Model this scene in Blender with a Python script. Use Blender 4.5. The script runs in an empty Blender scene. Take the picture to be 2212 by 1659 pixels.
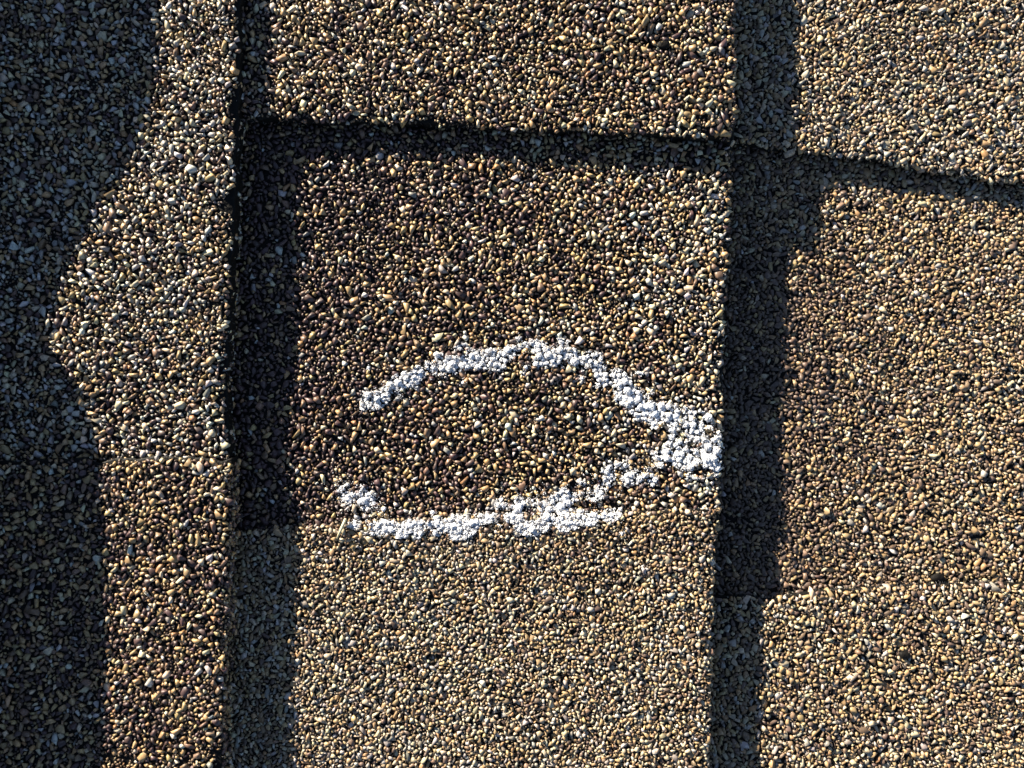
import bpy, math, random
import numpy as np
from mathutils import Vector

rng = np.random.default_rng(7)
random.seed(7)
MM = 0.001
scene = bpy.context.scene
col = scene.collection

# ------------------------------------------------------------------ camera
HALF_W, CAM_H = 147.5, 203.0                 # mm: half the width seen on the middle course, distance to it
cam_data = bpy.data.cameras.new('camera')
cam_data.sensor_width = 36.0
cam_data.lens = 18.0 * CAM_H / HALF_W
cam_data.dof.use_dof = True; cam_data.dof.focus_distance = CAM_H * MM; cam_data.dof.aperture_fstop = cam_data.lens / 4.5    # 4.5 mm aperture
cam_data.clip_start = 0.005
cam_data.clip_end = 200.0
cam = bpy.data.objects.new('camera', cam_data)
cam.location = (0, 0, CAM_H * MM)
col.objects.link(cam)
scene.camera = cam

# ------------------------------------------------------------------ sky and sun
SUN_AZ, SUN_EL = math.radians(46.0), math.radians(14.2)   # light runs towards +x and, by SUN_AZ, towards -y
world = bpy.data.worlds.new('World'); scene.world = world
world.use_nodes = True
wn = world.node_tree.nodes; wl = world.node_tree.links
wn.clear()
sky = wn.new('ShaderNodeTexSky'); sky.sky_type = 'NISHITA'; sky.sun_disc = False
sky.sun_elevation = SUN_EL; sky.altitude = 1800.0; sky.air_density = 0.7; sky.dust_density = 0.5; sky.ozone_density = 0.6
sky.sun_rotation = math.radians(-44.0)
bg = wn.new('ShaderNodeBackground'); bg.inputs['Strength'].default_value = 0.05
wo = wn.new('ShaderNodeOutputWorld')
wl.new(sky.outputs[0], bg.inputs[0]); wl.new(bg.outputs[0], wo.inputs[0])
sd = bpy.data.lights.new('sun', 'SUN'); sd.energy = 5.0; sd.angle = math.radians(0.5); sd.color = (1.0, 0.89, 0.72)
sun = bpy.data.objects.new('sun', sd); col.objects.link(sun)
d = Vector((math.cos(SUN_EL) * math.cos(SUN_AZ), -math.cos(SUN_EL) * math.sin(SUN_AZ), -math.sin(SUN_EL)))
sun.rotation_euler = d.to_track_quat('-Z', 'Y').to_euler()
sun.location = (-0.6, 0.5, 0.5)
scene.view_settings.view_transform = 'Standard'
scene.view_settings.look = 'None'
scene.view_settings.gamma = 1.0
scene.view_settings.exposure = 1.8
scene.view_settings.use_curve_mapping = False
scene.cycles.filter_width = 1.5
scene.cycles.max_bounces = 5
scene.cycles.diffuse_bounces = 3

# ------------------------------------------------------------------ small helpers
def tag(o, label=None, cat=None, group=None, kind=None):
    for k, v in (('label', label), ('category', cat), ('group', group), ('kind', kind)):
        if v: o[k] = v
    return o

def empty(name, loc=(0, 0, 0)):
    o = bpy.data.objects.new(name, None); o.empty_display_size = 0.02
    o.location = [c * MM for c in loc]; col.objects.link(o); return o

def link_mesh(name, me, mats, parent=None):
    for m in mats: me.materials.append(m)
    o = bpy.data.objects.new(name, me); col.objects.link(o)
    if parent is not None: o.parent = parent
    return o

def mesh_np(name, verts, tris):
    """verts n x 3 in mm, tris m x 3."""
    me = bpy.data.meshes.new(name)
    n, m = len(verts), len(tris)
    me.vertices.add(n); me.vertices.foreach_set('co', (np.asarray(verts, np.float32) * MM).ravel())
    me.loops.add(m * 3); me.loops.foreach_set('vertex_index', np.asarray(tris, np.int32).ravel())
    me.polygons.add(m); me.polygons.foreach_set('loop_start', np.arange(0, m * 3, 3, dtype=np.int32))
    me.update(calc_edges=True)
    return me

class Noise:
    """smooth 2-D value noise, period-free over the roof, range about -1..1"""
    def __init__(self, seed, cell):
        self.g = np.random.default_rng(seed).uniform(-1, 1, (256, 256)); self.c = cell
    def __call__(self, x, y):
        x = np.asarray(x, float) / self.c + 117.3; y = np.asarray(y, float) / self.c + 61.7
        xi, yi = np.floor(x).astype(int), np.floor(y).astype(int)
        fx, fy = x - xi, y - yi
        fx = fx * fx * (3 - 2 * fx); fy = fy * fy * (3 - 2 * fy)
        g = self.g; a, b = xi & 255, yi & 255; a1, b1 = (xi + 1) & 255, (yi + 1) & 255
        return (g[a, b] * (1 - fx) + g[a1, b] * fx) * (1 - fy) + (g[a, b1] * (1 - fx) + g[a1, b1] * fx) * fy

n_wave, n_wave2 = Noise(1, 34.0), Noise(2, 11.0)
n_loss, n_loss2 = Noise(3, 3.2), Noise(4, 9.0)
n_mix, n_mix2 = Noise(5, 16.0), Noise(6, 5.0)
n_edge, n_edge2 = Noise(8, 1.1), Noise(9, 4.5)
n_chalk, n_chalk2 = Noise(10, 2.6), Noise(11, 6.0)

def plan(u, v, z):
    """roof plan position (mm) of a survey mark taken on a 2212 x 1659 sheet, for a surface at height z (mm)"""
    k = HALF_W / 1106.0 * (CAM_H - z) / CAM_H
    return (np.asarray(u, float) - 1106.0) * k, (829.5 - np.asarray(v, float)) * k

# ------------------------------------------------------------------ materials
def mat_base(name):
    m = bpy.data.materials.new(name); m.use_nodes = True
    nt = m.node_tree; b = nt.nodes['Principled BSDF']
    return m, nt.nodes, nt.links, b

def add_bump(nodes, links, b, scale, strength, dist, detail=3.0):
    tc = nodes.new('ShaderNodeTexCoord'); n = nodes.new('ShaderNodeTexNoise')
    n.inputs['Scale'].default_value = scale; n.inputs['Detail'].default_value = detail
    links.new(tc.outputs['Object'], n.inputs['Vector'])
    bp = nodes.new('ShaderNodeBump'); bp.inputs['Strength'].default_value = strength; bp.inputs['Distance'].default_value = dist
    links.new(n.outputs['Fac'], bp.inputs['Height']); links.new(bp.outputs['Normal'], b.inputs['Normal'])
    return n

def granule_material(name, by_object):
    m, nodes, links, b = mat_base(name)
    if by_object:
        a = nodes.new('ShaderNodeObjectInfo'); out = a.outputs['Color']
    else:
        a = nodes.new('ShaderNodeAttribute'); a.attribute_name = 'tint'; out = a.outputs['Color']
    n = add_bump(nodes, links, b, 2600.0, 0.35, 0.00010)
    mp = nodes.new('ShaderNodeMapRange'); mp.inputs['From Min'].default_value = 0.3; mp.inputs['From Max'].default_value = 0.7
    mp.inputs['To Min'].default_value = 0.72; mp.inputs['To Max'].default_value = 1.22
    links.new(n.outputs['Fac'], mp.inputs['Value'])
    mx = nodes.new('ShaderNodeMix'); mx.data_type = 'RGBA'; mx.blend_type = 'MULTIPLY'; mx.inputs['Factor'].default_value = 1.0
    links.new(out, mx.inputs[6]); links.new(mp.outputs[0], mx.inputs[7])
    links.new(mx.outputs[2], b.inputs['Base Color'])
    b.inputs['Roughness'].default_value = 0.47
    b.inputs['Specular IOR Level'].default_value = 0.5
    return m

M_GRAN = granule_material('mineral_granules', False)
M_GRAN1 = granule_material('mineral_granule_single', True)

M_BIT, _n, _l, _b = mat_base('black_bitumen')
_b.inputs['Base Color'].default_value = (0.007, 0.0065, 0.006, 1); _b.inputs['Roughness'].default_value = 0.6; _b.inputs['Specular IOR Level'].default_value = 0.12
add_bump(_n, _l, _b, 900.0, 0.7, 0.0006, 5.0)

M_CHALK, _n, _l, _b = mat_base('white_chalk')
_b.inputs['Base Color'].default_value = (0.84, 0.86, 0.90, 1); _b.inputs['Roughness'].default_value = 0.95
_b.inputs['Specular IOR Level'].default_value = 0.1
add_bump(_n, _l, _b, 5000.0, 0.6, 0.00015)

M_STRAW, _n, _l, _b = mat_base('dry_straw')
_b.inputs['Base Color'].default_value = (0.58, 0.52, 0.33, 1); _b.inputs['Roughness'].default_value = 0.6
add_bump(_n, _l, _b, 2500.0, 0.5, 0.0002)

M_FIBRE, _n, _l, _b = mat_base('glass_fibre')
_b.inputs['Base Color'].default_value = (0.16, 0.15, 0.145, 1); _b.inputs['Roughness'].default_value = 0.3

# granule-coated sheet for what lies beyond the close-up (individual granules no longer told apart)
M_SHEET, _n, _l, _b = mat_base('granule_sheet')
tc = _n.new('ShaderNodeTexCoord'); vo = _n.new('ShaderNodeTexVoronoi'); vo.inputs['Scale'].default_value = 620.0
_l.new(tc.outputs['Object'], vo.inputs['Vector'])
sp = _n.new('ShaderNodeSeparateColor'); _l.new(vo.outputs['Color'], sp.inputs[0])
cr = _n.new('ShaderNodeValToRGB'); cr.color_ramp.interpolation = 'CONSTANT'
for i, (p, c) in enumerate(((0.0, (.07, .045, .04)), (0.28, (.17, .10, .06)), (0.45, (.40, .24, .095)), (0.7, (.5, .41, .27)), (0.88, (.42, .40, .37)))):
    e = cr.color_ramp.elements[i] if i < 2 else cr.color_ramp.elements.new(p)
    e.position = p; e.color = (*c, 1)
_l.new(sp.outputs[0], cr.inputs[0]); _l.new(cr.outputs[0], _b.inputs['Base Color'])
bp = _n.new('ShaderNodeBump'); bp.invert = True; bp.inputs['Strength'].default_value = 1.0; bp.inputs['Distance'].default_value = 0.0012
_l.new(vo.outputs['Distance'], bp.inputs['Height']); _l.new(bp.outputs[0], _b.inputs['Normal'])
_b.inputs['Roughness'].default_value = 0.6

M_DECK, _n, _l, _b = mat_base('roof_felt')
_b.inputs['Base Color'].default_value = (0.03, 0.03, 0.031, 1); _b.inputs['Roughness'].default_value = 0.8
add_bump(_n, _l, _b, 300.0, 0.4, 0.001)

M_CASTER, _n, _l, _b = mat_base('black_plastic')  # for the added body under the shadow-casting caps
_b.inputs['Base Color'].default_value = (0.02, 0.02, 0.02, 1); _b.inputs['Roughness'].default_value = 0.47

# ------------------------------------------------------------------ heights of the layers (mm above the middle of the marked shingle)
Z_A1, Z_A2 = 6.1, 7.6                  # upper course: light piece, brown piece
Z_CT, Z_CM, Z_CL = 3.8, 0.0, 0.9       # middle course: raised tab, marked base, lower tab
Z_RT, Z_RM, Z_RL = -3.9, -7.6, -5.5    # lower course
X0, X1, Y0, Y1 = -185.0, 185.0, -148.0, 148.0    # where single granules are laid
FY0, FY1 = -420.0, 520.0               # full length of the shingles

def poly(pts, z):
    p = np.array(pts, float); x, y = plan(p[:, 0], p[:, 1], z); return x, y

def along_y(pts, z):          # edge as x(y)
    x, y = poly(pts, z); o = np.argsort(y); return lambda q, y=y[o], x=x[o]: np.interp(q, y, x)

def along_x(pts, z):          # edge as y(x)
    x, y = poly(pts, z); o = np.argsort(x); return lambda q, y=y[o], x=x[o]: np.interp(q, x, y)

def rag(f, amp=0.55, amp2=0.65, k=0.0):
    return lambda q: f(q) + amp * n_edge(q, k) + amp2 * n_edge2(q, k + 7.7)

e_A1 = rag(along_y([(520, -400), (516, 0), (512, 130), (509, 256), (504, 359), (502, 427), (496, 567), (490, 700), (485, 810), (486, 913), (487, 1002), (487, 1100)], Z_A1), k=1)
e_A2 = rag(along_y([(496, 900), (496, 1001), (494, 1083), (492, 1150), (487, 1254), (483, 1377), (478, 1520), (474, 1659), (466, 1950)], Z_A2), k=2)
e_A2top = rag(along_x([(-500, 1006), (0, 1001), (137, 998), (232, 1000), (308, 995), (376, 991), (444, 993), (492, 1000), (560, 1000)], Z_A2), k=3)
e_CT = rag(along_y([(1590, -400), (1583, 0), (1581, 146), (1579, 292), (1577, 400)], Z_CT), k=4)
e_CM = rag(along_y([(1579, 200), (1577, 330), (1570, 475), (1568, 594), (1560, 719), (1556, 983), (1549, 1114), (1548, 1200)], Z_CM), k=5)
e_CL = rag(along_y([(1550, 1000), (1549, 1080), (1544, 1180), (1539, 1263), (1534, 1409), (1528, 1628), (1518, 1950)], Z_CL), k=6)
e_CTbot = rag(along_x([(300, 246), (512, 253), (620, 256), (700, 258), (800, 262), (900, 266), (1000, 270), (1130, 278), (1250, 282), (1400, 290), (1500, 296), (1579, 303), (1650, 306)], Z_CT), k=8)
e_CLtop = rag(along_x([(300, 1160), (490, 1150), (560, 1143), (640, 1137), (757, 1130), (854, 1123), (955, 1117), (1070, 1113), (1300, 1108), (1483, 1103), (1549, 1099), (1650, 1095)], Z_CL), .25, .25, k=9)
e_RTbot = rag(along_x([(1400, 300), (1560, 305), (1616, 309), (1660, 314), (1718, 321), (1769, 330), (1842, 338), (1879, 341), (1933, 352), (2006, 365), (2098, 372), (2134, 383), (2212, 388), (2700, 440)], Z_RT), k=10)
e_RLtop = rag(along_x([(1400, 1290), (1605, 1290), (1660, 1296), (1714, 1287), (1769, 1280), (1842, 1278), (1915, 1271), (1988, 1267), (2054, 1264), (2134, 1262), (2212, 1264), (2700, 1280)], Z_RL), .25, .3, k=11)

yA2 = lambda x: e_A2top(x)
def edge_A(y): return np.where(y > e_A2top(-80.0), e_A1(y), e_A2(y))
def edge_C(y):
    yt, yl = e_CTbot(55.0), e_CLtop(55.0)
    return np.where(y > yt, e_CT(y), np.where(y < yl, e_CL(y), e_CM(y)))
R_EDGE = 208.0
def edge_R(y): return R_EDGE + 0.5 * n_edge2(y, 3.0)

const = lambda v: (lambda q: np.full_like(np.asarray(q, float), v))

class Panel:
    """one piece of a shingle: a slab between x edges xl(y), xr(y) and y edges yb(x), yt(x)"""
    def __init__(s, name, z, thick, xl, xr, yb, yt, seed, curl=None, free=('r',)):
        s.name, s.z, s.thick, s.xl, s.xr, s.yb, s.yt, s.seed, s.curl, s.free = name, z, thick, xl, xr, yb, yt, seed, curl, free
    def height(s, x, y):
        h = s.z + 0.30 * n_wave(x + s.seed * 57, y) + 0.13 * n_wave2(x + s.seed * 31, y)
        if s.curl is not None: h = h + s.curl(x, y)
        # edges that are free to the air roll down a little
        if 'r' in s.free: h = h - 0.45 * np.exp(-np.clip(s.xr(y) - x, 0, 99) / 0.9)
        if 'b' in s.free: h = h - 0.45 * np.exp(-np.clip(y - s.yb(x), 0, 99) / 0.9)
        if 't' in s.free: h = h - 0.30 * np.exp(-np.clip(s.yt(x) - y, 0, 99) / 0.9)
        return h

def panel_slab(p, part_name, parent):
    """slab mesh with ragged cut sides; far from the close-up its top carries the granule sheet"""
    ymid = 0.5 * (Y0 + Y1)
    def axis(lo, hi, flo, fhi, step):
        a = np.linspace(0, 1, 2)
        fine = np.arange(max(lo, flo), min(hi, fhi) + step, step)
        far = [v for v in np.arange(lo, hi, 25.0) if v < flo - 1 or v > fhi + 1]
        return np.unique(np.concatenate([[lo], fine, far, [hi]]))
    xm = np.linspace(-1, 1, 3)
    ylo = float(np.mean(p.yb(np.array([0.0])))); yhi = float(np.mean(p.yt(np.array([0.0]))))
    xlo = float(np.mean(p.xl(np.array([0.0])))); xhi = float(np.mean(p.xr(np.array([0.0]))))
    ys = axis(ylo, yhi, Y0, Y1, 1.15); xs = axis(xlo, xhi, X0, X1, 1.3)
    t = (ys - ylo) / (yhi - ylo); s_ = (xs - xlo) / (xhi - xlo)
    S, T = np.meshgrid(s_, t)
    X = xlo + S * (xhi - xlo)
    for _ in range(3):
        Y = p.yb(X) + T * (p.yt(X) - p.yb(X))
        X = p.xl(Y) + S * (p.xr(Y) - p.xl(Y))
    Z = p.height(X, Y)
    ny, nx = X.shape
    top = np.stack([X, Y, Z], -1).reshape(-1, 3)
    idx = np.arange(ny * nx).reshape(ny, nx)
    a, b, c, e = idx[:-1, :-1].ravel(), idx[:-1, 1:].ravel(), idx[1:, 1:].ravel(), idx[1:, :-1].ravel()
    tris = np.concatenate([np.stack([a, b, c], 1), np.stack([a, c, e], 1)])
    ntop = len(tris)
    cen = top[tris].mean(1)
    far = (cen[:, 0] < X0) | (cen[:, 0] > X1) | (cen[:, 1] < Y0) | (cen[:, 1] > Y1)
    # sides: top ring, a bulged mid ring, bottom ring
    ring = np.concatenate([idx[0, :], idx[1:, -1], idx[-1, -2::-1], idx[-2:0:-1, 0]])
    n = len(ring); R = top[ring]
    cx, cy = R[:, 0].mean(), R[:, 1].mean()
    q = np.arange(n)
    mid = R.copy(); mid[:, 2] = R[:, 2] - p.thick * 0.45
    mid[:, 0] += 0.30 * n_edge(q * 0.9, q * 0 + p.seed); mid[:, 1] += 0.30 * n_edge(q * 0.9, q * 0 + p.seed + 5)
    bot = R.copy(); bot[:, 2] = p.z - p.thick
    bot[:, 0] += 0.35 * n_edge(q * 0.7, q * 0 + p.seed + 9); bot[:, 1] += 0.35 * n_edge(q * 0.7, q * 0 + p.seed + 14)
    V = np.concatenate([top, mid, bot])
    m0, b0 = ny * nx, ny * nx + n
    nxt = np.roll(np.arange(n), -1)
    side = np.concatenate([
        np.stack([ring, np.arange(n) + m0, nxt + m0], 1), np.stack([ring, nxt + m0, ring[nxt]], 1),
        np.stack([np.arange(n) + m0, np.arange(n) + b0, nxt + b0], 1), np.stack([np.arange(n) + m0, nxt + b0, nxt + m0], 1)])
    # underside as a fan
    V = np.concatenate([V, [[cx, cy, p.z - p.thick]]])
    under = np.stack([nxt + b0, np.arange(n) + b0, np.full(n, len(V) - 1)], 1)
    T3 = np.concatenate([tris, side, under])
    me = mesh_np(part_name, V, T3)
    mi = np.zeros(len(T3), np.int32); mi[:ntop][far] = 1
    me.polygons.foreach_set('material_index', mi)
    sm = np.zeros(len(T3), bool); sm[:ntop] = True
    me.polygons.foreach_set('use_smooth', sm)
    return link_mesh(part_name, me, [M_BIT, M_SHEET], parent)

# ------------------------------------------------------------------ roof deck (under everything) 
dv = [(-3500, -3500, -16), (3500, -3500, -16), (3500, 3500, -16), (-3500, 3500, -16)]
deck = link_mesh('roof_deck', mesh_np('roof_deck', dv, [(0, 1, 2), (0, 2, 3)]), [M_DECK]); tag(deck, kind='structure')

# ------------------------------------------------------------------ the three courses in view
HID = 14.0
P = {}
P['A1'] = Panel('A1', Z_A1, 3.4, const(-330.0), e_A1, e_A2top, const(FY1), 1, free=('r',), curl=lambda x, y: 1.1 * np.clip((y + 15) / 95, 0, 1.1))
P['A2'] = Panel('A2', Z_A2, 5.0, const(-330.0), e_A2, const(FY0), e_A2top, 2, free=('r', 't'))
P['CT'] = Panel('CT', Z_CT, 3.5, const(-150.0), e_CT, e_CTbot, const(FY1), 3, free=('r', 'b'), curl=lambda x, y: -1.5 * np.exp(-np.clip(e_CT(y) - x, 0, 99) / 5.0) * np.exp(-np.clip(y - e_CTbot(x), 0, 99) / 12.0))
P['CM'] = Panel('CM', Z_CM, 3.0, const(-150.0), e_CM, lambda x: e_CLtop(x) - HID, lambda x: e_CTbot(x) + HID, 4, free=('r',))
P['CL'] = Panel('CL', Z_CL, 3.4, const(-150.0), e_CL, const(FY0), e_CLtop, 5, free=('r', 't'))
P['RT'] = Panel('RT', Z_RT, 3.4, const(-10.0), edge_R, e_RTbot, const(FY1), 6, free=('r', 'b'), curl=lambda x, y: -0.9 * np.clip((x - 85) / 90, 0, 1.2))
P['RM'] = Panel('RM', Z_RM, 3.0, const(-10.0), edge_R, lambda x: e_RLtop(x) - HID, lambda x: e_RTbot(x) + HID, 7, free=('r',))
P['RL'] = Panel('RL', Z_RL, 3.6, const(-10.0), edge_R, const(FY0), e_RLtop, 8, free=('r', 't'))

# palettes: maroon-brown, brown, gold, cream, light grey, mid grey, rust
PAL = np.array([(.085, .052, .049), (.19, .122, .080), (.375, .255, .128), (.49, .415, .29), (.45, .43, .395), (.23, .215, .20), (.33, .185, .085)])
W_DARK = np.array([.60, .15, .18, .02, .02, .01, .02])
W_BROWN = np.array([.33, .17, .34, .06, .04, .02, .04])
W_GOLD = np.array([.13, .17, .39, .20, .05, .03, .03])
W_LIGHT = np.array([.07, .11, .24, .34, .15, .07, .02])
W_GREY = np.array([.12, .14, .17, .23, .19, .14, .01])

def blend(a, b, f):
    f = np.clip(f, 0, 1)[:, None]; return a * (1 - f) + b * f

def weights(name, x, y):
    m = 0.55 * n_mix(x, y) + 0.3 * n_mix2(x, y)
    if name == 'A1': return blend(W_GREY, W_GOLD, 0.12 + 0.8 * m)
    if name == 'A2': return blend(W_BROWN, W_GOLD, 0.15 + m)
    if name == 'CT': return blend(W_GOLD, W_BROWN, 0.25 + m)
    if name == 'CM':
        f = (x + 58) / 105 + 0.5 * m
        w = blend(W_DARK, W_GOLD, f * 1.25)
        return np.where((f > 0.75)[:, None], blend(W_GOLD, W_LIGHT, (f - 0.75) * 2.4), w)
    if name == 'CL': return blend(W_GOLD, W_LIGHT, 0.85 + 0.8 * m - 0.5 * np.clip((y + 62) / 24, 0, 1))
    if name == 'RT': return blend(W_LIGHT, W_GOLD, 0.15 + m)
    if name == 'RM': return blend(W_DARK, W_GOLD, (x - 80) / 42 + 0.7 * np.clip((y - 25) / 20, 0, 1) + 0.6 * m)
    return blend(W_GOLD, W_LIGHT, 0.30 + m)

SPARSE = {'A1': -.05, 'A2': .0, 'CT': -.1, 'CM': -.08, 'CL': -.6, 'RT': -.9, 'RM': -.7, 'RL': -.9}

# visible area of each panel (granules are laid there and just under the lap above)
def exposed(name, x, y):
    p = P[name]
    ok = (x > X0) & (x < X1) & (y > Y0) & (y < Y1)
    g = 1.2
    if name[0] == 'A':
        ok &= (x < edge_A(y) + 0.25)
        ok &= (y > e_A2top(x) - g) if name == 'A1' else (y < e_A2top(x) - 0.1)
    elif name[0] == 'C':
        ok &= (x > edge_A(y) - g) & (x < p.xr(y) + 0.25)
        if name == 'CT': ok &= y > e_CTbot(x) - 0.2
        if name == 'CM': ok &= (y < e_CTbot(x) + g) & (y > e_CLtop(x) - g)
        if name == 'CL': ok &= y < e_CLtop(x) - 0.1
    else:
        ok &= (x > edge_C(y) - g)
        if name == 'RT': ok &= y > e_RTbot(x) - 0.2
        if name == 'RM': ok &= (y < e_RTbot(x) + g) & (y > e_RLtop(x) - g)
        if name == 'RL': ok &= y < e_RLtop(x) - 0.1
    return ok

RES = 0.2
def lay_granules(name):
    """dart throwing, large grains first; returns x, y, r"""
    p = P[name]; g = np.random.default_rng(100 + p.seed)
    bx = {'A': (X0, -70.0), 'C': (-95.0, 75.0), 'R': (45.0, X1)}[name[0]]
    by = {'A1': (-30, Y1), 'A2': (Y0, -15), 'CT': (60, Y1), 'CM': (-50, 90), 'CL': (Y0, -30), 'RT': (45, Y1), 'RM': (-75, 85), 'RL': (Y0, -50)}[name]
    w, h = bx[1] - bx[0], by[1] - by[0]
    nx, ny = int(w / RES) + 2, int(h / RES) + 2
    PADC = 17
    D = np.full((ny + 2 * PADC, nx + 2 * PADC), 9.0, np.float32)
    kk = np.arange(-PADC, PADC + 1)
    KD = (np.hypot(*np.meshgrid(kk, kk)) * RES).astype(np.float32)
    X, Y, R = [], [], []
    tight = name[0] == 'R' or name == 'CL'
    pk = 0.64 if tight else 0.72
    gs = {'A': 1.15, 'C': 1.18, 'R': 1.38}[name[0]]
    for (r0, r1, dens) in ((0.86, 1.16, 0.09), (0.62, 0.88, 0.75), (0.42, 0.64, 2.2), (0.26, 0.44, 3.2)) + (((0.18, 0.28, 4.0),) if tight else ()):
        n = int(w * h * dens)
        cx = g.uniform(bx[0], bx[1], n); cy = g.uniform(by[0], by[1], n); cr_ = g.uniform(r0, r1, n) * gs * (1 + 0.14 * n_mix2(cx + 90, cy) + 0.10 * n_mix(cx, cy + 50))
        ok = exposed(name, cx, cy)
        loss = 0.62 * n_loss(cx, cy) + 0.55 * n_loss2(cx + 40, cy)
        thr = 0.62 - SPARSE[name]
        # the bruise inside the chalk ring has shed granules
        if name == 'CM': thr = thr + (0.6 if r0 > 0.6 else -0.3) * np.exp(-(((cx - 0) / 20) ** 2 + ((cy + 6) / 13) ** 2))
        # bare bitumen bites along the cut edges
        de = p.xr(cy) - cx
        if name[0] in 'AC': thr = thr - 0.45 * np.exp(-np.clip(de, 0, 50) / 1.8)
        if name in ('CT', 'RT'): thr = thr - 0.5 * np.exp(-np.clip(cy - p.yb(cx), 0, 50) / 1.3)
        if name in ('A2', 'CL', 'RL'): thr = thr - (0.5 if name == 'RL' else 0.2) * np.exp(-np.clip(p.yt(cx) - cy, 0, 50) / 1.2)
        if name in ('CM', 'A1', 'A2', 'CT') and r1 < 0.7: ok &= g.uniform(0, 1, n) < 0.75
        ok &= loss < thr + (0.28 if r1 < 0.5 else 0.0) + (0.12 if r1 < 0.7 else 0.0)
        cx, cy, cr_ = cx[ok], cy[ok], cr_[ok]
        ix = ((cx - bx[0]) / RES).astype(int) + PADC; iy = ((cy - by[0]) / RES).astype(int) + PADC
        for i in range(len(cx)):
            r = cr_[i]; a, b = ix[i], iy[i]
            if D[b, a] > r * pk:
                win = D[b - PADC:b + PADC + 1, a - PADC:a + PADC + 1]
                np.minimum(win, KD - r * pk, out=win)
                X.append(cx[i]); Y.append(cy[i]); R.append(r)
    return np.array(X), np.array(Y), np.array(R)

# crushed-rock shapes: hulls of 8 points, 12 triangles each
def rock_variants(k, npts, seed, jit=0.17):
    import bmesh
    g = np.random.default_rng(seed); out = []
    while len(out) < k:
        i = np.arange(npts) + 0.5
        ph = np.arccos(1 - 2 * i / npts); th = math.pi * (1 + 5 ** 0.5) * i
        v = np.stack([np.cos(th) * np.sin(ph), np.sin(th) * np.sin(ph), np.cos(ph)], 1)
        v += g.normal(0, jit, v.shape); v /= np.linalg.norm(v, axis=1)[:, None]
        bm = bmesh.new(); vs = [bm.verts.new(c) for c in v]
        bmesh.ops.convex_hull(bm, input=vs); bmesh.ops.triangulate(bm, faces=bm.faces[:])
        bm.verts.index_update()
        f = np.array([[q.index for q in fc.verts] for fc in bm.faces]); 
        c = v[f]; nrm = np.cross(c[:, 1] - c[:, 0], c[:, 2] - c[:, 0]); flip = (nrm * c.mean(1)).sum(1) < 0
        f[flip] = f[flip][:, ::-1]
        bm.free()
        if len(f) == 2 * npts - 4:
            sc = g.uniform(0.9, 1.12, (npts, 1))
            out.append((v * sc, f))
    return out

ROCKS = rock_variants(48, 8, 5, 0.45)
BV = np.stack([r[0] for r in ROCKS]); BF = np.stack([r[1] for r in ROCKS])

def rand_rot(n, g, tilt):
    """rotations: any spin about z, limited tilt so that flat sides tend to lie down"""
    az = g.uniform(0, 2 * math.pi, n); ti = g.normal(0, tilt, n); sp_ = g.uniform(0, 2 * math.pi, n)
    def rz(a):
        c, s = np.cos(a), np.sin(a); z = np.zeros_like(a); o = z + 1
        return np.stack([np.stack([c, -s, z], -1), np.stack([s, c, z], -1), np.stack([z, z, o], -1)], -2)
    def rx(a):
        c, s = np.cos(a), np.sin(a); z = np.zeros_like(a); o = z + 1
        return np.stack([np.stack([o, z, z], -1), np.stack([z, c, -s], -1), np.stack([z, s, c], -1)], -2)
    return rz(az) @ rx(ti) @ rz(sp_)

def grain_mesh(name, C, S, Rm, kind_idx, tint):
    n = len(C); k = BV.shape[1]
    V = np.einsum('nij,nkj->nki', Rm, BV[kind_idx] * S[:, None, :]) + C[:, None, :]
    F = BF[kind_idx] + (np.arange(n) * k)[:, None, None]
    me = mesh_np(name, V.reshape(-1, 3), F.reshape(-1, 3))
    at = me.attributes.new('tint', 'FLOAT_COLOR', 'POINT')
    c4 = np.ones((n, k, 4), np.float32); c4[:, :, :3] = tint[:, None, :]
    at.data.foreach_set('color', c4.ravel())
    return me

SINGLE = []
for i, (v, f) in enumerate(ROCKS):
    me = mesh_np('granule', v, f); me.materials.append(M_GRAN1); SINGLE.append(me)

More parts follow.
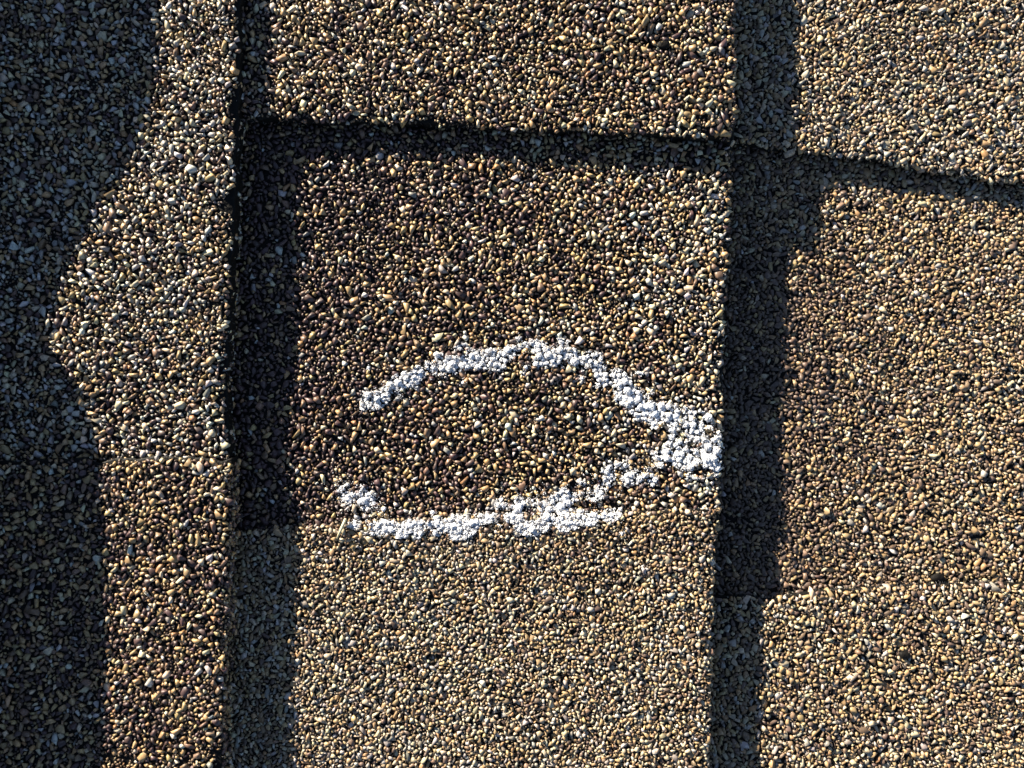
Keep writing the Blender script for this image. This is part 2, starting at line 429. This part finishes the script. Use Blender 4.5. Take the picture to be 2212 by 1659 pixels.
from mathutils import Matrix
GR = {}
def coat(name):
    x, y, r = lay_granules(name)
    g = np.random.default_rng(300 + P[name].seed); n = len(x)
    asp = g.uniform(0.8, 1.2, n)
    S = np.stack([r * g.uniform(1.15, 1.6, n), r * asp, r * g.uniform(0.6, 0.95, n)], 1)
    Rm = rand_rot(n, g, 0.75)
    tight = name[0] == 'R' or name == 'CL'
    # rolled-in grains share a common top level, the more so where the coat is tight
    z_free = np.where(r > 0.44, r * g.uniform(0.12, 0.46, n), r * g.uniform(-0.1, 0.4, n))
    z_level = np.minimum((0.82 if tight else 0.9) + g.normal(0, 0.09 if tight else 0.2, n) - 0.85 * r, 0.6 * r)
    mixz = 0.85 if tight else 0.45
    z = P[name].height(x, y) + z_free * (1 - mixz) + z_level * mixz
    if name[0] in 'AC':
        ng = 900 if name[0] == 'A' else 500
        ya, yb_ = {'A1': (-22, Y1), 'A2': (Y0, -22), 'CT': (72, Y1), 'CM': (-38, 72), 'CL': (Y0, -38)}[name]
        gy = g.uniform(ya, yb_, ng); gx = (edge_A(gy) if name[0] == 'A' else edge_C(gy)) + g.uniform(-0.1, 0.55, ng)
        i_ = g.integers(0, n, ng)
        x = np.concatenate([x, gx]); y = np.concatenate([y, gy]); gz = g.uniform(P[name].z - 6.0, P[name].z - 0.3, ng)
        z = np.concatenate([z, gz]); r = np.concatenate([r, np.minimum(r[i_], 0.8)]); S = np.concatenate([S, S[i_] * 0.8]); Rm = np.concatenate([Rm, Rm[i_]]); n += ng
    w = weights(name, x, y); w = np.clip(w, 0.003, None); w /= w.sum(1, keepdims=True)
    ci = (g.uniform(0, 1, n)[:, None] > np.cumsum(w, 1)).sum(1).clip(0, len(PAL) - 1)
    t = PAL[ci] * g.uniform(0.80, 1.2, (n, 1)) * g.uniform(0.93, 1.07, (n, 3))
    if name[0] == 'R' or name == 'CL': t = t * 0.75 + np.array([.27, .205, .132]) * 0.25     # duller, more even blend
    fine = np.clip((0.56 - r) / 0.2, 0, 1)[:, None]                 # fines are mostly dull brown dust and grit
    t = t * (1 - 0.7 * fine) + np.array([.13, .088, .056]) * 0.7 * fine
    t = np.clip(t, 0.015, 0.8)
    kind = g.integers(0, len(ROCKS), n)
    GR[name] = dict(C=np.stack([x, y, z], 1), r=r, S=S, R=Rm, t=t, k=kind)

def in_frame(C):
    k = (CAM_H - C[:, 2]) / CAM_H
    return (np.abs(C[:, 0]) < HALF_W * k * 0.99) & (np.abs(C[:, 1]) < HALF_W * 0.75 * k * 0.99)

def finish_coat(name, part, n_single):
    G = GR[name]
    vis = np.where(in_frame(G['C']), G['r'] * np.sqrt(G['S'][:, 0] * G['S'][:, 1]), 0)
    big = np.argsort(-vis)[:n_single]
    rest = np.ones(len(G['r']), bool); rest[big] = False
    me = grain_mesh('granule_coating', G['C'][rest], G['S'][rest], G['R'][rest], G['k'][rest], G['t'][rest])
    o = link_mesh('granule_coating', me, [M_GRAN], part); tag(o, kind='stuff')
    for i in big:
        o = bpy.data.objects.new('granule', SINGLE[G['k'][i]])
        M4 = Matrix((G['R'][i] @ np.diag(G['S'][i])).tolist()).to_4x4()
        M4.translation = Vector(G['C'][i] * MM)
        o.matrix_world = M4
        o.color = (*[float(c) for c in G['t'][i]], 1.0)
        o.parent = part
        col.objects.link(o)

# ------------------------------------------------------------------ where the chalk was drawn
def cp(pts):       # survey marks read on an enlarged sheet of the ring
    p = np.array(pts, float); return plan(648.3 + p[:, 0] * 0.4394, 675.1 + p[:, 1] * 0.4394, 1.0)

STROKES = [
    ('upper arc of the chalk ring', [(300, 468, 12), (340, 440, 30), (430, 392, 34), (500, 352, 34), (560, 335, 36), (640, 272, 34), (720, 255, 36), (810, 222, 40), (890, 205, 40), (980, 215, 42), (1060, 185, 34), (1130, 172, 40), (1200, 205, 42), (1260, 210, 50), (1340, 205, 36), (1400, 230, 36), (1480, 290, 50), (1560, 320, 48), (1620, 370, 56), (1665, 425, 46), (1700, 490, 52)]),
    ('thick blunt end of the chalk ring by the shingle edge', [(1720, 495, 40), (1800, 510, 44), (1860, 530, 44), (1880, 590, 66), (1945, 625, 84), (1985, 680, 80), (1930, 705, 70), (1850, 725, 50), (2030, 735, 26)]),
    ('lower return of the chalk ring', [(1760, 755, 40), (1700, 785, 46), (1620, 800, 44), (1540, 812, 36), (1460, 870, 34), (1400, 885, 32), (1310, 905, 38), (1230, 910, 34), (1160, 930, 34), (1080, 955, 34), (1000, 950, 26)]),
    ('chalk line along the shingle lip', [(250, 1042, 12), (320, 1045, 22), (420, 1045, 34), (560, 1052, 38), (640, 1035, 28), (760, 1052, 42), (860, 1035, 34), (940, 1015, 34), (1060, 995, 46), (1130, 1025, 44), (1250, 1020, 40), (1400, 1000, 30), (1500, 1000, 22), (1620, 985, 14)]),
    ('short chalk dab at the open end of the ring', [(190, 872, 12), (230, 890, 26), (270, 900, 36), (310, 925, 28), (345, 950, 24), (375, 965, 8)]),
]
SPOTS = [(410, 966, 20), (650, 986, 20), (335, 272, 10), (1580, 1085, 14), (1110, 270, 20), (1100, 300, 12), (800, 345, 16), (1745, 500, 26), (1850, 512, 34), (1385, 325, 18)]

def stroke_field(pts, x, y):
    """1 on the middle of the stroke, 0 at its rim"""
    p = np.array(pts, float); px, py = cp(p); w = p[:, 2] * 0.4394 * HALF_W / 1106.0 * 1.5
    best = np.full(len(x), -9.0)
    for i in range(len(px) - 1):
        dx, dy = px[i + 1] - px[i], py[i + 1] - py[i]; L = dx * dx + dy * dy
        t = np.clip(((x - px[i]) * dx + (y - py[i]) * dy) / L, 0, 1)
        dd = np.hypot(x - px[i] - t * dx, y - py[i] - t * dy)
        best = np.maximum(best, 1 - dd / (w[i] + t * (w[i + 1] - w[i])))
    return best

for nm in P: coat(nm)

# chalk dust rubbed into the granules under the strokes
for nm in ('CM', 'CL'):
    G = GR[nm]; x, y = G['C'][:, 0], G['C'][:, 1]
    f = np.max([stroke_field(p_, x, y) for _, p_ in STROKES], axis=0)
    k = np.clip((f + 0.1) * 0.5 + 0.8 * n_chalk(x, y) - 0.1, 0, 0.4)[:, None]
    G['t'] = G['t'] * (1 - k) + np.array([.72, .73, .75]) * k

def under_layer(xr, dx, ztop, zbot, name, parent, seed, xl=-330.0):
    """the backing layer below the tabs, cut back a little from the face of the tab above"""
    p = Panel('u', ztop, ztop - zbot, const(xl), lambda y: xr(y) - dx + 0.25 * n_edge(y, seed), const(FY0), const(FY1), seed, free=())
    p.height = lambda x, y: np.full_like(x, ztop)
    return panel_slab(p, name, parent)

shA = tag(empty('asphalt_shingle', (-100, 0, 0)), 'highest overlapping asphalt shingle, partly in deep shade, grey-tan above brown', 'shingle', 'overlapping roof shingles')
shC = tag(empty('asphalt_shingle', (0, 0, 0)), 'middle asphalt shingle carrying the white chalk ring', 'shingle', 'overlapping roof shingles')
shR = tag(empty('asphalt_shingle', (100, 0, 0)), 'lowest sunlit tan asphalt shingle beyond the wide cast shadow, without chalk', 'shingle', 'overlapping roof shingles')
LAB = {'A1': 'grey-tan tab of mixed light granules', 'A2': 'brown and gold tab', 'CT': 'raised golden tab casting a narrow shadow', 'CM': 'dark brown panel grading to tan, ringed with chalk',
       'CL': 'light tan tab below the chalk line', 'RT': 'pale tan raised tab', 'RM': 'brown panel grading to gold', 'RL': 'golden tan tab'}
for sh, names in ((shA, ('A1', 'A2')), (shC, ('CT', 'CM', 'CL')), (shR, ('RT', 'RM', 'RL'))):
    for nm in names:
        pn = 'base_panel' if nm[1] == 'M' else 'tab'
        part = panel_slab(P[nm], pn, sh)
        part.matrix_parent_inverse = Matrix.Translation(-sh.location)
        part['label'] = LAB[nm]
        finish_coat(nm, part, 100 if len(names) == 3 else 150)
def keep(o, sh): o.matrix_parent_inverse = Matrix.Translation(-sh.location); return o
keep(under_layer(edge_A, 0.7, 2.6, 0.12, 'backing_layer', shA, 21), shA)
keep(under_layer(edge_C, 0.8, -3.2, -7.6, 'backing_layer', shC, 22, -150.0), shC)
keep(under_layer(edge_R, 0.8, -11.4, -13.9, 'backing_layer', shR, 23, -10.0), shR)

# ------------------------------------------------------------------ chalk ring
cen = {k: GR[k] for k in ('CM', 'CL')}
gC = np.concatenate([cen['CM']['C'], cen['CL']['C']]); gr = np.concatenate([cen['CM']['r'], cen['CL']['r']])
gS = np.concatenate([cen['CM']['S'], cen['CL']['S']]); gR = np.concatenate([cen['CM']['R'], cen['CL']['R']]); gk = np.concatenate([cen['CM']['k'], cen['CL']['k']])
def panel_height(x, y):
    return np.where(y < e_CLtop(x), P['CL'].height(x, y), P['CM'].height(x, y))

ICO = rock_variants(8, 12, 77)
IV = np.stack([r[0] for r in ICO]); IF = np.stack([r[1] for r in ICO])
chalk = tag(empty('chalk_ring', (0, -10, 1)), 'open oval ring drawn in crumbly white chalk on the middle shingle', 'chalk mark')
LUMP = []
for v, f in rock_variants(6, 24, 91):
    me = mesh_np('chalk_lump', v, f); me.materials.append(M_CHALK); LUMP.append(me)
gch = np.random.default_rng(55)

def crumbs(x, y, g, rmin=0.05, rmax=0.22):
    """settle crumbs on the granule tops below them"""
    z = panel_height(x, y) + 0.05
    for i0 in range(0, len(x), 400):
        sl = slice(i0, i0 + 400)
        d2 = (x[sl, None] - gC[None, :, 0]) ** 2 + (y[sl, None] - gC[None, :, 1]) ** 2
        hgt = gC[None, :, 2] + gS[None, :, 2] * np.sqrt(np.clip(1 - d2 / (gr[None, :] ** 2), 0, 1))
        hgt = np.where(d2 < (gr[None, :] * 0.98) ** 2, hgt, -9)
        z[sl] = np.maximum(z[sl], hgt.max(1))
    r = rmin + (rmax - rmin) * g.beta(1.3, 3.0, len(x))
    return np.stack([x, y, z + r * g.uniform(0.0, 0.9, len(x))], 1), r

def chalk_mesh(C, r, g):
    n = len(C); kind = g.integers(0, len(ICO), n)
    S = r[:, None] * g.uniform(0.75, 1.25, (n, 3)); Rm = rand_rot(n, g, 1.5)
    V = np.einsum('nij,nkj->nki', Rm, IV[kind] * S[:, None, :]) + C[:, None, :]
    F = IF[kind] + (np.arange(n) * IV.shape[1])[:, None, None]
    return V.reshape(-1, 3), F.reshape(-1, 3)

near = (np.abs(gC[:, 0]) < 75) & (gC[:, 1] > -55) & (gC[:, 1] < 35)
gC, gr, gS, gR, gk = gC[near], gr[near], gS[near], gR[near], gk[near]
done = np.zeros(len(gC), bool)
for si, (lab, pts) in enumerate(STROKES + [('', None)]):
    if pts is None: break
    px, py = cp(np.array(pts, float))
    nC = int((np.ptp(px) + 10) * (np.ptp(py) + 10) * 55)
    x = gch.uniform(px.min() - 5, px.max() + 5, nC); y = gch.uniform(py.min() - 5, py.max() + 5, nC)
    f = stroke_field(pts, x, y)
    clump = 0.75 * n_chalk(x, y) + 0.4 * n_chalk2(x, y)
    keepm = (f > -0.15) & (np.clip(f + 0.15, 0, 1) * 0.9 + 1.25 * clump > gch.uniform(0.1, 0.6, nC))
    if si == 3: keepm &= y < e_CLtop(x) + 0.5 + 30 * (x > 2)
    keepm &= x < e_CM(y) - 0.3
    C, r = crumbs(x[keepm], y[keepm], gch)
    tops = C[:, 2] - panel_height(C[:, 0], C[:, 1]) > gch.uniform(0.15, 0.75, len(C))      # chalk rubs off on the tops
    C, r = C[tops], r[tops]
    V, F = chalk_mesh(C, r, gch)
    # granules that took a full coat of chalk
    fg = stroke_field(pts, gC[:, 0], gC[:, 1])
    cl = 0.75 * n_chalk(gC[:, 0], gC[:, 1]) + 0.4 * n_chalk2(gC[:, 0], gC[:, 1])
    cap = (~done) & (fg > 0.0) & (gr > 0.45) & (np.clip(fg, 0, 1) * 0.9 + 1.25 * cl > gch.uniform(0.6, 1.3, len(gC)))
    if si == 3: cap &= gC[:, 1] < e_CLtop(gC[:, 0]) + 30 * (gC[:, 0] > 2)
    done |= cap
    ii = np.where(cap)[0]
    Vc = np.einsum('nij,nkj->nki', gR[ii], BV[gk[ii]] * (gS[ii] * 1.07 + 0.03)[:, None, :]) + gC[ii][:, None, :] + np.array([-0.03, 0.03, 0.07])
    Vc += gch.normal(0, 0.08, Vc.shape)
    Fc = BF[gk[ii]] + (np.arange(len(ii)) * BV.shape[1])[:, None, None]
    V = np.concatenate([V, Vc.reshape(-1, 3)]); F = np.concatenate([F, Fc.reshape(-1, 3) + len(C) * IV.shape[1]])
    o = link_mesh('chalk_stroke', mesh_np('chalk_stroke', V, F), [M_CHALK], chalk)
    keep(o, chalk); tag(o, label=lab, kind='stuff')

def lump(x, y, r):
    C, _ = crumbs(np.array([x]), np.array([y]), gch)
    o = bpy.data.objects.new('chalk_lump', LUMP[int(gch.integers(0, len(LUMP)))])
    s = r
    o.location = (x * MM, y * MM, (C[0, 2] + 0.1 * r) * MM - 0.0002)
    o.scale = (s * gch.uniform(.85, 1.2), s * gch.uniform(.75, 1.05), s * gch.uniform(.55, .8))
    o.rotation_euler = (gch.uniform(-.3, .3), gch.uniform(-.3, .3), gch.uniform(0, 6.28))
    o.parent = chalk; keep(o, chalk); col.objects.link(o)
    return o
extra = []
for (a, b, w) in SPOTS:
    xx, yy = cp([(a, b)]); rr = w * 0.4394 * HALF_W / 1106.0
    lump(float(xx[0]), float(yy[0]), max(rr * 0.55, 0.45))
    q = 30; extra.append((gch.normal(xx[0], rr * 0.7, q), gch.normal(yy[0], rr * 0.7, q)))
for lab, pts in STROKES:
    p = np.array(pts, float); px, py = cp(p)
    for i in range(len(p)):
        for _ in range(1):
            w = p[i, 2] * 0.4394 * HALF_W / 1106.0
            x, y = gch.normal(px[i], w * 0.45), gch.normal(py[i], w * 0.45)
            if x < e_CM(y) - 0.8 and n_chalk(x, y) > -0.2 and (lab[:10] != 'chalk line' or y < e_CLtop(x)):
                lump(float(x), float(y), gch.uniform(0.35, 0.6))
# loose dust flung off the strokes
x = np.concatenate([e[0] for e in extra]); y = np.concatenate([e[1] for e in extra])
for lab, pts in STROKES:
    px, py = cp(np.array(pts, float)); q = 420
    t = gch.uniform(0, len(px) - 1.001, q); i = t.astype(int); fr = t - i
    x = np.concatenate([x, px[i] + fr * (px[i + 1] - px[i]) + gch.normal(0, 2.2, q)]); y = np.concatenate([y, py[i] + fr * (py[i + 1] - py[i]) + gch.normal(0, 2.4, q)])
k = x < e_CM(y) - 0.4
C, r = crumbs(x[k], y[k], gch, 0.06, 0.2)
V, F = chalk_mesh(C, r, gch)
o = link_mesh('chalk_dust', mesh_np('chalk_dust', V, F), [M_CHALK], chalk); keep(o, chalk); tag(o, kind='stuff')

# ------------------------------------------------------------------ small things: straw splinter, tar blob, frayed mat fibres
def tube(path, rads, sides=6):
    V, F = [], []
    path = [Vector(p) for p in path]
    for i, p in enumerate(path):
        t = (path[min(i + 1, len(path) - 1)] - path[max(i - 1, 0)]).normalized()
        a = t.orthogonal().normalized(); b = t.cross(a)
        for s in range(sides):
            an = 2 * math.pi * s / sides
            V.append(p + (a * math.cos(an) + b * math.sin(an)) * rads[i])
    for i in range(len(path) - 1):
        for s in range(sides):
            s2 = (s + 1) % sides; q = i * sides
            F += [(q + s, q + s2, q + sides + s2), (q + s, q + sides + s2, q + sides + s)]
    n = len(V); V.append(path[0]); V.append(path[-1])
    for s in range(sides):
        s2 = (s + 1) % sides
        F += [(s2, s, n), ((len(path) - 1) * sides + s, (len(path) - 1) * sides + s2, n + 1)]
    return [tuple(v) for v in V], F

sx, sy = plan([747, 741, 734, 728], [1120, 1136, 1150, 1163], 1.8)
V, F = tube([(sx[0], sy[0], 1.9), (sx[1], sy[1], 2.3), (sx[2], sy[2], 2.2), (sx[3], sy[3], 1.9)], [0.42, 0.5, 0.36, 0.2], 5)
tag(link_mesh('straw_splinter', mesh_np('straw_splinter', V, F), [M_STRAW]), 'pale yellow straw splinter lying across the lap near the chalk line end', 'straw')

def blob(u, v, panel, r, label):
    x, y = plan(u, v, P[panel].z); x, y = float(x), float(y)
    vv, ff = rock_variants(1, 40, int(u))[0]
    V = vv * np.array([r * 1.5, r, r * 0.55]) + np.array([x, y, float(P[panel].height(np.array(x), np.array(y))) + r * 0.55])
    tag(link_mesh('tar_blob', mesh_np('tar_blob', V, ff), [M_BIT]), label, 'tar')
blob(2022, 1247, 'RM', 1.5, 'dark tar blob on the lowest shingle just above its frayed lap line')
blob(1952, 1413, 'RL', 1.2, 'small black tar bead among granules of the lowest shingle')
blob(1432, 100, 'CT', 1.2, 'shiny black tar bead on the raised golden tab')

def fringe(sh, edge_pts, amount, seed):
    """broken glass-mat fibres sticking out of a cut edge"""
    g = np.random.default_rng(seed); VV, FF, off = [], [], 0
    for _ in range(amount):
        x, y, z, nx_, ny_ = edge_pts(g)
        L = g.uniform(0.4, 1.7); a = math.atan2(ny_, nx_) + g.normal(0, 0.7)
        pts = [(x, y, z), (x + math.cos(a) * L * .55, y + math.sin(a) * L * .55, z + g.uniform(-.1, .35)), (x + math.cos(a + g.normal(0, .3)) * L, y + math.sin(a) * L, z + g.uniform(-.3, .6))]
        V, F = tube(pts, [0.05, 0.045, 0.025], 3)
        VV += V; FF += [tuple(i + off for i in f) for f in F]; off += len(V)
    o = link_mesh('frayed_fibres', mesh_np('frayed_fibres', VV, FF), [M_FIBRE], sh); keep(o, sh); tag(o, kind='stuff')
def on_A(g):
    y = g.uniform(-115, 115); return float(edge_A(y)), y, (Z_A1 if y > -20 else Z_A2) - g.uniform(.3, 1.6), 1, 0
def on_C(g):
    if g.uniform() < .5:
        y = g.uniform(-115, 115); z = Z_CT if y > 70 else (Z_CM if y > -38 else Z_CL); return float(edge_C(y)), y, z - g.uniform(.3, 1.4), 1, 0
    x = g.uniform(-78, 60)
    if g.uniform() < .5: return x, float(e_CTbot(x)), Z_CT - g.uniform(.3, 1.2), 0, -1
    return x, float(e_CLtop(x)), Z_CL - g.uniform(.1, .4), 0, 1
def on_R(g):
    x = g.uniform(66, 145)
    if g.uniform() < .4: return x, float(e_RTbot(x)), Z_RT - g.uniform(.3, 1.2), 0, -1
    return x, float(e_RLtop(x)), Z_RL - g.uniform(.1, .8), 0, 1
fringe(shA, on_A, 260, 41); fringe(shC, on_C, 300, 42); fringe(shR, on_R, 320, 43)

# ------------------------------------------------------------------ off to the sides: next courses down the roof, invented ridge pieces added up the roof to cast shade
for i in range(1, 4):
    sh = tag(empty('asphalt_shingle', (100 + 143 * i, 0, -13.0)), ('first', 'second', 'third')[i - 1] + ' shingle course further down the roof', 'shingle', 'overlapping roof shingles')
    z = -6.0 - 3.0 - 4.4 * (i - 1) * 0 - 0.0
    # each further course drops by one lap; the deck drops with it out of sight
    p = Panel('far', -11.9 - 0.6 * i, 2.0, const(60.0 + 143 * i - 80), const(R_EDGE + 143 * i), const(FY0 + 90 * i), const(FY1 + 60 * i), 30 + i, free=('r',))
    o = panel_slab(p, 'tab', sh); keep(o, sh)

def shadow_edge():
    """eave heights of the invented cap, solved back from the wanted shadow outline"""
    marks = [(372, -260), (368, -60), (362, 0), (356, 80), (345, 190), (318, 300), (285, 390), (240, 450), (196, 530), (165, 600), (135, 680), (118, 760), (125, 815), (165, 850), (212, 880), (222, 930), (230, 990)]
    low = [(230, 1010), (236, 1100), (240, 1200), (242, 1400), (236, 1659), (236, 1900)]
    zc = Z_A1 + 1.1 * np.clip((poly(marks, Z_A1)[1] + 15) / 95, 0, 1.1)
    m_ = np.array(marks, float); xa, ya = plan(m_[:, 0], m_[:, 1], zc); xb, yb = poly(low, Z_A2)
    t = math.tan(SUN_EL)
    hx = np.concatenate([(xa - X_CASTER) / math.cos(SUN_AZ) * t + zc, (xb - X_CASTER) / math.cos(SUN_AZ) * t + Z_A2])
    sx_ = np.concatenate([xa, xb]); yy = np.concatenate([ya, yb]) + (sx_ - X_CASTER) * math.tan(SUN_AZ)
    o = np.argsort(yy); return yy[o], hx[o]
X_CASTER = -152.5
ye, he = shadow_edge()
def caster_piece(name, y0, y1, lift, label, cat, grp=None):  # invented cap out of view, its eave shaped to throw the left shadow
    ys = np.arange(y0, y1 + 0.1, 2.5)
    xs = [X_CASTER, X_CASTER - 0.6, X_CASTER - 20, X_CASTER - 60, X_CASTER - 100, X_CASTER - 118, X_CASTER - 136, X_CASTER - 176, X_CASTER - 236]
    rise = [0, 0.3, 2.6, 8.5, 15.0, 16.4, 15.0, 8.5, 0]
    V, F = [], []
    for y in ys:
        h = float(np.interp(y, ye, he)) + lift
        for x, q in zip(xs, rise): V.append((x + 0.5 * float(n_edge(y, x)), y, h + q))
        for x, q in zip(xs, rise): V.append((x, y, h + q - 3.0))
    k = len(xs)
    for i in range(len(ys) - 1):
        a, b = i * 2 * k, (i + 1) * 2 * k
        for j in range(k - 1):
            F += [(a + j, b + j, b + j + 1), (a + j, b + j + 1, a + j + 1), (a + k + j, b + k + j + 1, b + k + j), (a + k + j, a + k + j + 1, b + k + j + 1)]
        for j in (0, k - 1): F += [(a + j, a + k + j, b + k + j), (a + j, b + k + j, b + j)]
    for e in (0, (len(ys) - 1) * 2 * k):
        for j in range(k - 1): F += [(e + j, e + j + 1, e + k + j + 1), (e + j, e + k + j + 1, e + k + j)]
    o = link_mesh(name, mesh_np(name, V, F), [M_SHEET]); tag(o, label, cat, grp); return o
caster_piece('caster_cap', -240, 24, 0.0, 'invented ridge cap, added unseen to cast shade on the brown tab', 'shingle', 'added shadow casters')
caster_piece('caster_cap', 24.2, 320, 0.0, 'invented ridge cap, warped to shape the shadow on the grey-tan tab', 'shingle', 'added shadow casters')
def box(x0, x1, y0, y1, z0, z1):
    V = [(x, y, z) for z in (z0, z1) for y in (y0, y1) for x in (x0, x1)]
    F = [(0, 2, 3), (0, 3, 1), (4, 5, 7), (4, 7, 6), (0, 1, 5), (0, 5, 4), (2, 6, 7), (2, 7, 3), (0, 4, 6), (0, 6, 2), (1, 3, 7), (1, 7, 5)]
    return V, F
caster_root = tag(empty('shadow_caster', (-270, 0, 0)), 'black plastic body added unseen under the invented ridge caps', 'added shadow caster')  # invented with the caps as one unseen shadow caster
V, F = box(X_CASTER - 232, X_CASTER - 3, -240, 320, 5.0, 10.2)
keep(link_mesh('caster_body', mesh_np('caster_body', V, F), [M_CASTER], caster_root), caster_root)
for s in range(36):  # slats of the added body, below the cap eave
    y = -232 + s * 15.4
    hh = float(min(np.interp(q, ye, he) for q in np.linspace(y, y + 11, 6))) - 3.1
    if hh > 10.6:
        V, F = box(X_CASTER - 6, X_CASTER - 2.2, y, y + 14.5, 10.3, hh)
        keep(link_mesh('caster_baffle', mesh_np('caster_baffle', V, F), [M_CASTER], caster_root), caster_root)
